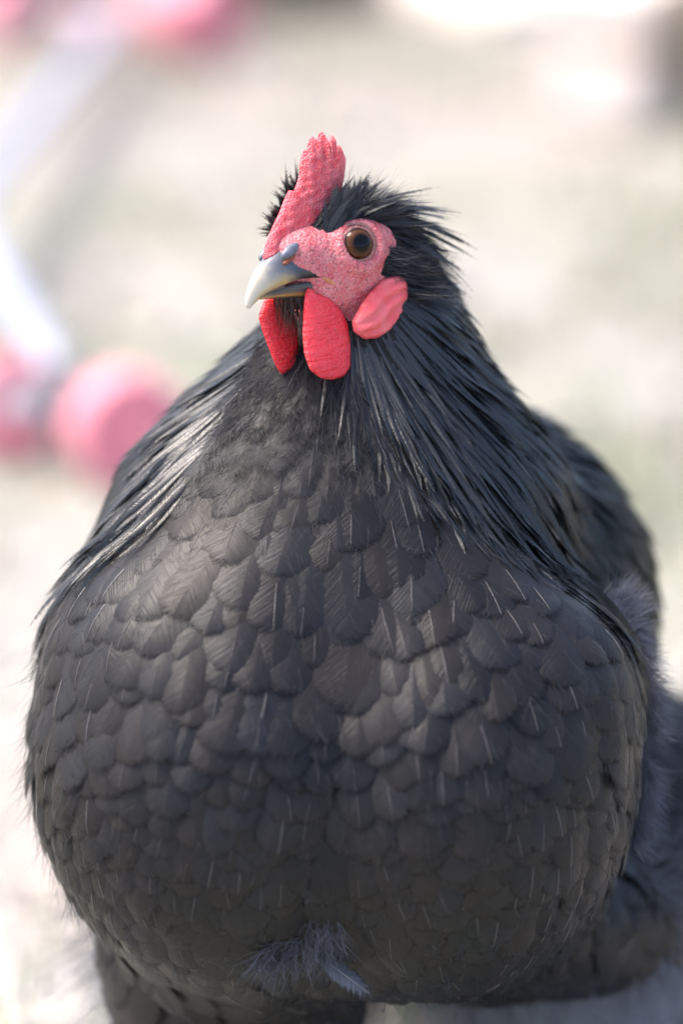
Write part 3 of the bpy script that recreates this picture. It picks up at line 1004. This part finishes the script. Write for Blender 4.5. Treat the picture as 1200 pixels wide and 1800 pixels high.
# ---- beak
def beak_material(name, lower=False):
    m, nt, p = mat(name)
    uv = N(nt, 'ShaderNodeUVMap'); uv.uv_map = 'UVMap'
    sep = N(nt, 'ShaderNodeSeparateXYZ'); L(nt, uv.outputs[0], sep.inputs[0])
    tc = N(nt, 'ShaderNodeTexCoord')
    n = noise(nt, tc.outputs['Object'], 260, 3)
    u = math_(nt, 'ADD', sep.outputs[0], math_(nt, 'MULTIPLY', math_(nt, 'SUBTRACT', n, 0.5), 0.22))
    if lower:
        c = ramp(nt, u, [(0.0, (0.05, 0.05, 0.055)), (0.65, (0.07, 0.065, 0.06)), (1.0, (0.45, 0.33, 0.16))])
        e = ramp(nt, sep.outputs[1], [(0.30, 0.0), (0.5, 1.0), (0.7, 0.0)])
        c = mixc(nt, e, c, (0.50, 0.26, 0.08))
    else:
        c = ramp(nt, u, [(0.0, (0.035, 0.04, 0.055)), (0.28, (0.085, 0.095, 0.125)), (0.44, (0.17, 0.175, 0.195)), (0.58, (0.42, 0.38, 0.31)), (1.0, (0.64, 0.58, 0.46))])
        e = ramp(nt, math_(nt, 'ADD', sep.outputs[1], math_(nt, 'MULTIPLY', n, 0.1)), [(0.08, 1.0), (0.34, 0.0)])
        f = ramp(nt, u, [(0.28, 0.0), (0.42, 0.9), (0.8, 0.6), (0.95, 0.1)])
        c = mixc(nt, math_(nt, 'MULTIPLY', e, f), c, (0.50, 0.36, 0.13))
        d = ramp(nt, u, [(0.22, 1.0), (0.4, 0.0)])
        c = mixc(nt, math_(nt, 'MULTIPLY', e, d), c, (0.02, 0.02, 0.022))
    L(nt, c, p.inputs['Base Color'])
    p.inputs['Roughness'].default_value = 0.33
    p.inputs['Subsurface Weight'].default_value = 0.1
    p.inputs['Subsurface Scale'].default_value = 0.002
    bump(nt, n, 0.12, 0.0008, p)
    return m

def beak(name, rows, m, nu=22, nt_=14, inward=False):
    """rows: (ridge px, ridge py, tomium px, tomium py, half width)"""
    Rg, Tm, W = [], [], []
    for rx, ry, tx, ty, w in rows:
        s, _, z = HPIX(rx, ry, 0); Rg.append((s, z))
        s, _, z = HPIX(tx, ty, w); Tm.append((s, z)); W.append((w,))
    Rg, Tm, W = catmull(Rg, nu), catmull(Tm, nu), catmull(W, nu)[:, 0]
    V, F, uv = [], [], []
    K = nt_ + 1 + 4
    for i in range(nu):
        for j in range(nt_ + 1):
            a = math.pi * j / nt_
            c = math.cos(a); c = math.copysign(abs(c) ** 0.85, c); sn = math.sin(a) ** 0.9
            s = Tm[i][0] + (Rg[i][0] - Tm[i][0]) * sn; z = Tm[i][1] + (Rg[i][1] - Tm[i][1]) * sn
            V.append(HD(s, max(W[i], 0.5) * c, z)); uv.append((i / (nu - 1), min(a, math.pi - a) / (math.pi / 2)))
        # closed underside
        for j in range(1, 5):
            f = j / 5
            V.append(HD(Tm[i][0] + (Rg[i][0] - Tm[i][0]) * 0.12 * math.sin(math.pi * f), W[i] * (-1 + 2 * f), Tm[i][1] + (Rg[i][1] - Tm[i][1]) * 0.12 * math.sin(math.pi * f)))
            uv.append((i / (nu - 1), 0.0))
    for i in range(nu - 1):
        for j in range(K):
            F.append((i * K + j, i * K + (j + 1) % K, (i + 1) * K + (j + 1) % K, (i + 1) * K + j))
    F += [tuple(range(K)), tuple(range((nu - 1) * K, nu * K))]
    me = mesh_from(name, Q2W(np.array(V)), F)
    l = me.uv_layers.new(name='UVMap')
    for lp in me.loops: l.data[lp.index].uv = uv[lp.vertex_index]
    bm = bmesh.new(); bm.from_mesh(me); bmesh.ops.recalc_face_normals(bm, faces=bm.faces); bm.to_mesh(me); bm.free()
    return link(name, me, m, hen)

upper = [(500, 425, 572, 484, 44), (486, 432, 548, 486, 39), (471, 447, 520, 491, 32), (455, 468, 490, 503, 24), (441, 496, 465, 517, 15), (433, 522, 449, 532, 8), (432, 538, 439, 543, 3)]
beak('upper_beak', upper, beak_material('horn_upper'))
lower = [(560, 524, 570, 489, 38), (535, 523, 545, 492, 33), (505, 523, 518, 497, 26), (482, 523, 490, 507, 18), (464, 525, 470, 517, 9), (457, 526, 460, 522, 4)]
beak('lower_beak', lower, beak_material('horn_lower', True))

# nostril flap and gape corner
def blob(name, c, axes, m, seg=(16, 10), label=None):
    V, F = [], []
    a, b, d = axes
    V.append(c + d)
    nlon, nlat = seg
    for i in range(1, nlat):
        th = math.pi * i / nlat
        for j in range(nlon):
            ph = 2 * math.pi * j / nlon
            V.append(c + d * math.cos(th) + (a * math.cos(ph) + b * math.sin(ph)) * math.sin(th))
    V.append(c - d)
    for j in range(nlon): F.append((0, 1 + j, 1 + (j + 1) % nlon))
    for i in range(nlat - 2):
        for j in range(nlon):
            x = 1 + i * nlon
            F.append((x + j, x + nlon + j, x + nlon + (j + 1) % nlon, x + (j + 1) % nlon))
    x = 1 + (nlat - 2) * nlon
    for j in range(nlon): F.append((x + j, len(V) - 1, x + (j + 1) % nlon))
    return link(name, mesh_from(name, Q2W(np.array(V)), F), m, hen, label=label)
M_NOSE = plain('nostril_flap', (0.13, 0.14, 0.18), 0.4, 0.5, 0.25, 400, 0.2)
M_NHOLE = plain('nostril_hole', (0.22, 0.06, 0.025), 0.5, 0.4, 0.5, 500, 0.2)
M_GAPE = plain('gape_corner', (0.55, 0.22, 0.10), 0.4, 0.5, 0.2, 300, 0.1)
for sg in (1, -1):
    s, t, z = HPIX(509, 441, 34); c = HD(s, sg * 33 if sg > 0 else -27, z)
    ax1 = (HF * 0.80 - HU * 0.6); ax2 = (HF * 0.6 + HU * 0.8)
    blob('nostril', c, (ax1 * 23 * HP, ax2 * 10 * HP, HL * 9 * HP), M_NOSE)
    s, t, z = HPIX(508, 456, 36); c = HD(s, sg * 34 if sg > 0 else -28, z)
    blob('nostril_opening', c, (ax1 * 17 * HP, ax2 * 5 * HP, HL * 6 * HP), M_NHOLE)
    s, t, z = HPIX(578, 492, 44); c = HD(s, sg * 43, z)
    blob('gape', c, ((HF * 0.9 + HU * 0.35) * 20 * HP, HU * 5 * HP, HL * 7 * HP), M_GAPE)

# ---- eyes
def eye_material():
    m, nt, p = mat('eye_ball')
    at = N(nt, 'ShaderNodeAttribute'); at.attribute_name = 'ang'
    tc = N(nt, 'ShaderNodeTexCoord')
    n = noise(nt, tc.outputs['Object'], 900, 3)
    a = math_(nt, 'ADD', at.outputs['Fac'], math_(nt, 'MULTIPLY', math_(nt, 'SUBTRACT', n, 0.5), 0.05))
    c = ramp(nt, a, [(0.0, (0.002, 0.002, 0.002)), (0.30, (0.002, 0.0015, 0.0015)), (0.35, (0.035, 0.012, 0.004)), (0.50, (0.085, 0.028, 0.009)), (0.63, (0.015, 0.006, 0.003)), (0.70, (0.006, 0.005, 0.005)), (1.0, (0.02, 0.015, 0.015))])
    L(nt, c, p.inputs['Base Color'])
    p.inputs['Roughness'].default_value = 0.03
    p.inputs['Specular IOR Level'].default_value = 0.22
    return m
M_EYE = eye_material()
M_LID, _, _ = skin_material('eyelid_skin', (0.26, 0.10, 0.09), (0.42, 0.20, 0.18), 1400, 0.4, 0.6, 0.15)
for sg in (1, -1):
    c = HD(-199, sg * 47, 110)
    axis = HL * sg * 0.93 + HF * 0.30 + HU * 0.05; axis /= np.linalg.norm(axis)
    u_ = np.cross(axis, HU); u_ /= np.linalg.norm(u_); v_ = np.cross(u_, axis)
    r = 36 * HP
    V, F, ang = [c + axis * r], [], [0.0]
    nl, nn = 28, 16
    for i in range(1, nn):
        th = math.pi * i / nn
        for j in range(nl):
            ph = 2 * math.pi * j / nl
            bulge = r * (1.03 if th < 0.6 else 1.0)
            V.append(c + (axis * math.cos(th) + (u_ * math.cos(ph) + v_ * math.sin(ph)) * math.sin(th)) * bulge); ang.append(th / 1.35)
    V.append(c - axis * r); ang.append(2.0)
    for j in range(nl): F.append((0, 1 + j, 1 + (j + 1) % nl))
    for i in range(nn - 2):
        for j in range(nl):
            x = 1 + i * nl
            F.append((x + j, x + nl + j, x + nl + (j + 1) % nl, x + (j + 1) % nl))
    x = 1 + (nn - 2) * nl
    for j in range(nl): F.append((x + j, len(V) - 1, x + (j + 1) % nl))
    me = mesh_from('eye', Q2W(np.array(V)), F)
    a = me.attributes.new('ang', 'FLOAT', 'POINT'); a.data.foreach_set('value', np.array(ang, np.float32))
    bm = bmesh.new(); bm.from_mesh(me); bmesh.ops.recalc_face_normals(bm, faces=bm.faces); bm.to_mesh(me); bm.free()
    eye = link('eye', me, M_EYE, hen)
    # lids: two nested wrinkled rings
    for rr, tr, dz, nm in ((30, 4.0, 19.5, 'eyelid'), (38, 4.4, 13, 'eyelid')):
        pts = []
        for k in range(40):
            ph = 2 * math.pi * k / 40
            wob = 1 + 0.02 * math.sin(ph * 7 + rr)
            pts.append(c + axis * (dz * HP) + (u_ * math.cos(ph) * 0.98 + v_ * math.sin(ph) * 0.96) * rr * HP * wob)
        V, F = [], []
        sg_ = 8
        for k, p_ in enumerate(pts):
            tdir = pts[(k + 1) % 40] - pts[k - 1]; tdir /= np.linalg.norm(tdir)
            rad = np.cross(tdir, axis)
            for q in range(sg_):
                al = 2 * math.pi * q / sg_
                V.append(p_ + (rad * math.cos(al) + axis * math.sin(al)) * tr * HP)
        for k in range(40):
            for q in range(sg_):
                F.append((k * sg_ + q, k * sg_ + (q + 1) % sg_, ((k + 1) % 40) * sg_ + (q + 1) % sg_, ((k + 1) % 40) * sg_ + q))
        me = mesh_from(nm, Q2W(np.array(V)), F)
        bm = bmesh.new(); bm.from_mesh(me); bmesh.ops.recalc_face_normals(bm, faces=bm.faces); bm.to_mesh(me); bm.free()
        link(nm, me, M_LID, eye)

# ---- legs and feet, standing on the ground
M_LEG = plain('leg_scales', (0.10, 0.105, 0.12), 0.5, 0.5, 0.3, 260, 0.5)
M_CLAW = plain('claw', (0.16, 0.145, 0.13), 0.4, 0.5, 0.2, 200, 0.1)
for lx, ly, turn in ((-0.045, 0.075, 0.15), (0.052, 0.062, -0.1)):
    top = Vector((lx, ly + 0.004, 0.15)); ank = Vector((lx, ly, 0.016))
    v, f = tube([top, top.lerp(ank, 0.4), top.lerp(ank, 0.8), ank], [0.0085, 0.0068, 0.0065, 0.0085], 14)
    leg = link('leg', mesh_from('leg', v, f), M_LEG, hen)
    for ang, ln in ((-35, 0.058), (0, 0.066), (35, 0.058), (180, 0.03)):
        a = R(ang) + turn
        d = Vector((math.sin(a), -math.cos(a), 0))
        p = [ank - Vector((0, 0, 0.004)), ank + d * ln * 0.35 + Vector((0, 0, -0.006)), ank + d * ln * 0.75 + Vector((0, 0, -0.0105)), ank + d * ln + Vector((0, 0, -0.0115))]
        v, f = tube(p, [0.0062, 0.0052, 0.0048, 0.0036], 10)
        toe = link('toe', mesh_from('toe', v, f), M_LEG, leg)
        q = p[-1]
        v, f = tube([q - d * 0.002, q + d * 0.006 + Vector((0, 0, 0.001)), q + d * 0.012 + Vector((0, 0, -0.003))], [0.003, 0.0022, 0.0005], 8)
        link('claw', mesh_from('claw', v, f), M_CLAW, toe)

# ---- short tail fan, hidden behind the back
tv = make_variant('round', 0.16, 8, 4, -0.10, 0.1, 0.008)
tme = quads_mesh('tail_feather', tv[0], tv[1], tv[2], {'edge': tv[3], 'frand': np.zeros(len(tv[0]))}, tv[4])
tme.materials.append(M_BACK); tme.materials.append(M_SHAFT)
for k in range(10):
    a = (k - 4.5) / 4.5
    base = U(790, 1120, -1150)
    y = np.array([0.12 + 0.35 * a, 0.55 - 0.25 * abs(a), -0.8]); y /= np.linalg.norm(y)
    x = np.array([math.cos(a * 1.1), -math.sin(a * 1.1), 0.0]); x -= y * x.dot(y); x /= np.linalg.norm(x)
    z = np.cross(x, y)
    o = Q2W(base + np.array([0.02 * a, -0.01 * abs(a), 0]))
    M3 = QD(np.stack([x, y, z]))
    ob = bpy.data.objects.new('tail_feather', tme); COL.objects.link(ob); ob.parent = hen
    mw = Matrix.Identity(4)
    for i in range(3):
        for b in range(3): mw[b][i] = M3[i][b] * 0.11
        mw[i][3] = o[i]
    ob.matrix_local = mw

# ================================================================== BACKGROUND THINGS
def rounded_wheel(name, c, axis, r, w, m, mh, parent):
    """fat plastic wheel with rounded shoulders, a recessed dish and a hub"""
    prof = [(0.30, 0.30), (0.55, 0.34), (0.74, 0.48), (0.86, 0.50), (0.96, 0.38), (1.0, 0.16), (1.0, -0.16), (0.96, -0.38), (0.86, -0.50), (0.74, -0.48), (0.55, -0.34), (0.30, -0.30)]
    def lathe(nm, pr, mm, par):
        ax = Vector(axis).normalized(); u = ax.orthogonal().normalized(); v = ax.cross(u)
        V, F = [], []; n = 32; k = len(pr)
        for i in range(n):
            a = 2 * math.pi * i / n
            d = u * math.cos(a) + v * math.sin(a)
            for rr, h in pr: V.append(Vector(c) + d * (rr * r) + ax * (h * w))
        for i in range(n):
            for j in range(k - 1):
                F.append((i * k + j, ((i + 1) % n) * k + j, ((i + 1) % n) * k + j + 1, i * k + j + 1))
        F.append(tuple(i * k for i in range(n))[::-1]); F.append(tuple(i * k + k - 1 for i in range(n)))
        return link(nm, mesh_from(nm, V, F), mm, par)
    t = lathe(name, prof, m, parent)
    lathe('hub', [(0.16, 0.62), (0.28, 0.58), (0.31, 0.45), (0.31, -0.45), (0.28, -0.58), (0.16, -0.62)], mh, t)
    return t
M_RED = plain('red_plastic', (0.78, 0.27, 0.33), 0.3, 0.5, 0.06, 30, 0.03)
M_TUBE = plain('silver_paint', (0.38, 0.40, 0.47), 0.32, 0.6, 0.06, 40, 0.02, metallic=0.25)
M_HUB = plain('white_plastic', (0.62, 0.58, 0.58), 0.4, 0.5, 0.05, 40, 0.02)
M_RUB = plain('grey_rubber', (0.10, 0.11, 0.12), 0.7, 0.3, 0.2, 40, 0.05)
toy = empty('toy_frame', tuple(GROUND(150, 850)))
tag(toy, 'bent silver tube frame with red plastic wheels standing on the yard', 'toy')
TO = np.array(toy.location)
def G(px, py, z): return Vector(GROUND(px, py, z) - TO)
zt = 0.050
low, apex, high = G(105, 665, zt), G(-70, 375, zt + 0.03), G(212, 22, zt)
pts = []
for P_, a, b in ((0, low, apex), (1, apex, high)):
    for k in range(12):
        pts.append(a.lerp(b, k / 12))
pts.append(high)
for _ in range(3):
    pts = [pts[0]] + [(pts[i - 1] + pts[i] * 2 + pts[i + 1]) / 4 for i in range(1, len(pts) - 1)] + [pts[-1]]
v, f = tube(pts, 0.0118, 20)
link('frame_tube', mesh_from('frame_tube', v, f), M_TUBE, toy)
# near axle with two wheels
wA = G(222, 752, 0.036); wB = G(18, 712, 0.036)
v, f = tube([wA, wA.lerp(wB, 0.5) + Vector((0, 0, 0.004)), wB], 0.008, 14)
link('axle', mesh_from('axle', v, f), M_TUBE, toy)
v, f = tube([low, low.lerp(wA.lerp(wB, 0.5), 0.5), wA.lerp(wB, 0.45)], [0.016, 0.018, 0.015], 16)
link('axle_clamp', mesh_from('axle_clamp', v, f), M_RUB, toy)
axd = (wA - wB).normalized()
rounded_wheel('wheel', wA, axd + Vector((0, -1.5, 0.35)), 0.037, 0.045, M_RED, M_RED, toy)
rounded_wheel('wheel', wB, axd + Vector((-0.3, -0.6, 0.5)), 0.034, 0.034, M_RED, M_HUB, toy)
# far axle with a wide wheel, a small one and an end knob
wC = G(335, 20, 0.045); wD = G(12, 12, 0.04)
v, f = tube([wC, wC.lerp(wD, 0.5), wD], 0.009, 14)
link('axle', mesh_from('axle', v, f), M_TUBE, toy)
rounded_wheel('wheel', wC, (wC - wD).normalized() + Vector((0, -0.5, 0.1)), 0.046, 0.085, M_RED, M_RED, toy)
rounded_wheel('wheel', wD, (wC - wD).normalized() + Vector((0, -0.5, 0.1)), 0.036, 0.05, M_RED, M_HUB, toy)
rounded_wheel('collar', G(160, 38, 0.05), (wC - wD).normalized(), 0.022, 0.04, plain('pale_red_plastic', (0.62, 0.36, 0.38), 0.4, 0.5, 0.05, 30, 0.02), M_HUB, toy)

# squared timbers stacked on the far side of the yard
def timber(name, c, size, rz, m, label, group):
    bm = bmesh.new(); bmesh.ops.create_cube(bm, size=1)
    bmesh.ops.scale(bm, vec=size, verts=bm.verts)
    bmesh.ops.bevel(bm, geom=list(bm.edges), offset=0.004, segments=2, affect='EDGES')
    for v_ in bm.verts: v_.co += Vector(rng.normal(0, 0.0006, 3))
    me = bpy.data.meshes.new(name); bm.to_mesh(me); bm.free()
    o = link(name, me, m, smooth=False); o.location = c; o.rotation_euler = (0, 0, rz)
    tag(o, label, 'timber', group)
    return o
M_PALE = plain('sawn_pine', (0.68, 0.60, 0.55), 0.8, 0.25, 0.08, 14, 0.1)
M_TAN = plain('weathered_pine', (0.36, 0.27, 0.19), 0.8, 0.25, 0.15, 14, 0.1)
g0 = GROUND(1105, 238)
timber('timber_block', (g0[0], g0[1] + 0.10, 0.029), (0.105, 0.10, 0.060), -0.65, M_PALE, 'pale sawn timber lying on the ground, lowest of its stack', 'stacked timbers')
timber('timber_lath', (g0[0] + 0.012, g0[1] + 0.105, 0.0685), (0.095, 0.09, 0.019), -0.71, M_TAN, 'thin tan slat between two pale timbers', 'stacked timbers')
timber('timber_block', (g0[0] + 0.004, g0[1] + 0.11, 0.104), (0.102, 0.10, 0.052), -0.62, M_PALE, 'pale sawn timber on top of the thin tan slat', 'stacked timbers')
g1 = GROUND(1240, 232)
timber('timber_post', (g1[0] + 0.01, g1[1] + 0.06, 0.10), (0.045, 0.06, 0.20), 0.0, plain('old_wood', (0.36, 0.31, 0.22), 0.85, 0.2, 0.2, 20, 0.2), 'short brown upright post beside the stacked timbers', None)
g2 = GROUND(820, 40)
timber('timber_board', (g2[0], g2[1] + 0.1, 0.014), (0.11, 0.30, 0.032), 0.5, M_PALE, 'pale short board lying alone on the bare soil', None)

# low leafy weeds at the far edge of the yard
def weed(px, py, n, spread, h, col, label):
    g = GROUND(px, py)
    root = empty('weed', (g[0], g[1], 0.0)); tag(root, label, 'plant')
    V, F = [], []
    for k in range(n):
        a = random.uniform(0, 2 * math.pi); r = spread * math.sqrt(random.random())
        p = Vector((math.cos(a) * r, math.sin(a) * r * 0.6, random.uniform(0.1, 1) * h * (1 - 0.5 * r / spread)))
        d = Vector((math.cos(a), math.sin(a), random.uniform(-0.2, 0.7))).normalized()
        s_ = d.cross(Vector((0, 0, 1))).normalized(); ln = random.uniform(0.02, 0.04); w_ = ln * 0.28
        b = len(V)
        V += [p, p + d * ln * 0.45 + s_ * w_ + Vector((0, 0, 0.004)), p + d * ln + Vector((0, 0, -0.005)), p + d * ln * 0.45 - s_ * w_ + Vector((0, 0, 0.004))]
        F.append((b, b + 1, b + 2, b + 3))
    link('leaves', mesh_from('leaves', V, F), plain('weed_leaf', col, 0.5, 0.4, 0.35, 30, 0), root, kind='stuff')
    V, F = [], []
    for k in range(9):
        a = random.uniform(0, 2 * math.pi); r = spread * random.uniform(0.2, 0.7)
        v, f = tube([(0, 0, -0.005), (math.cos(a) * r * 0.4, math.sin(a) * r * 0.3, h * 0.4), (math.cos(a) * r, math.sin(a) * r * 0.6, h * 0.8)], [0.003, 0.0025, 0.0012], 6)
        b = len(V); V += v; F += [tuple(i + b for i in q) for q in f]
    link('stems', mesh_from('stems', V, F), plain('weed_stem', (0.10, 0.09, 0.05), 0.7, 0.3, 0.2, 40, 0), root)
weed(515, 22, 420, 0.085, 0.09, (0.085, 0.10, 0.055), 'dark green low weed beyond the big red wheel')
weed(85, 25, 300, 0.05, 0.10, (0.16, 0.12, 0.08), 'brown withered weed between the red far wheels')
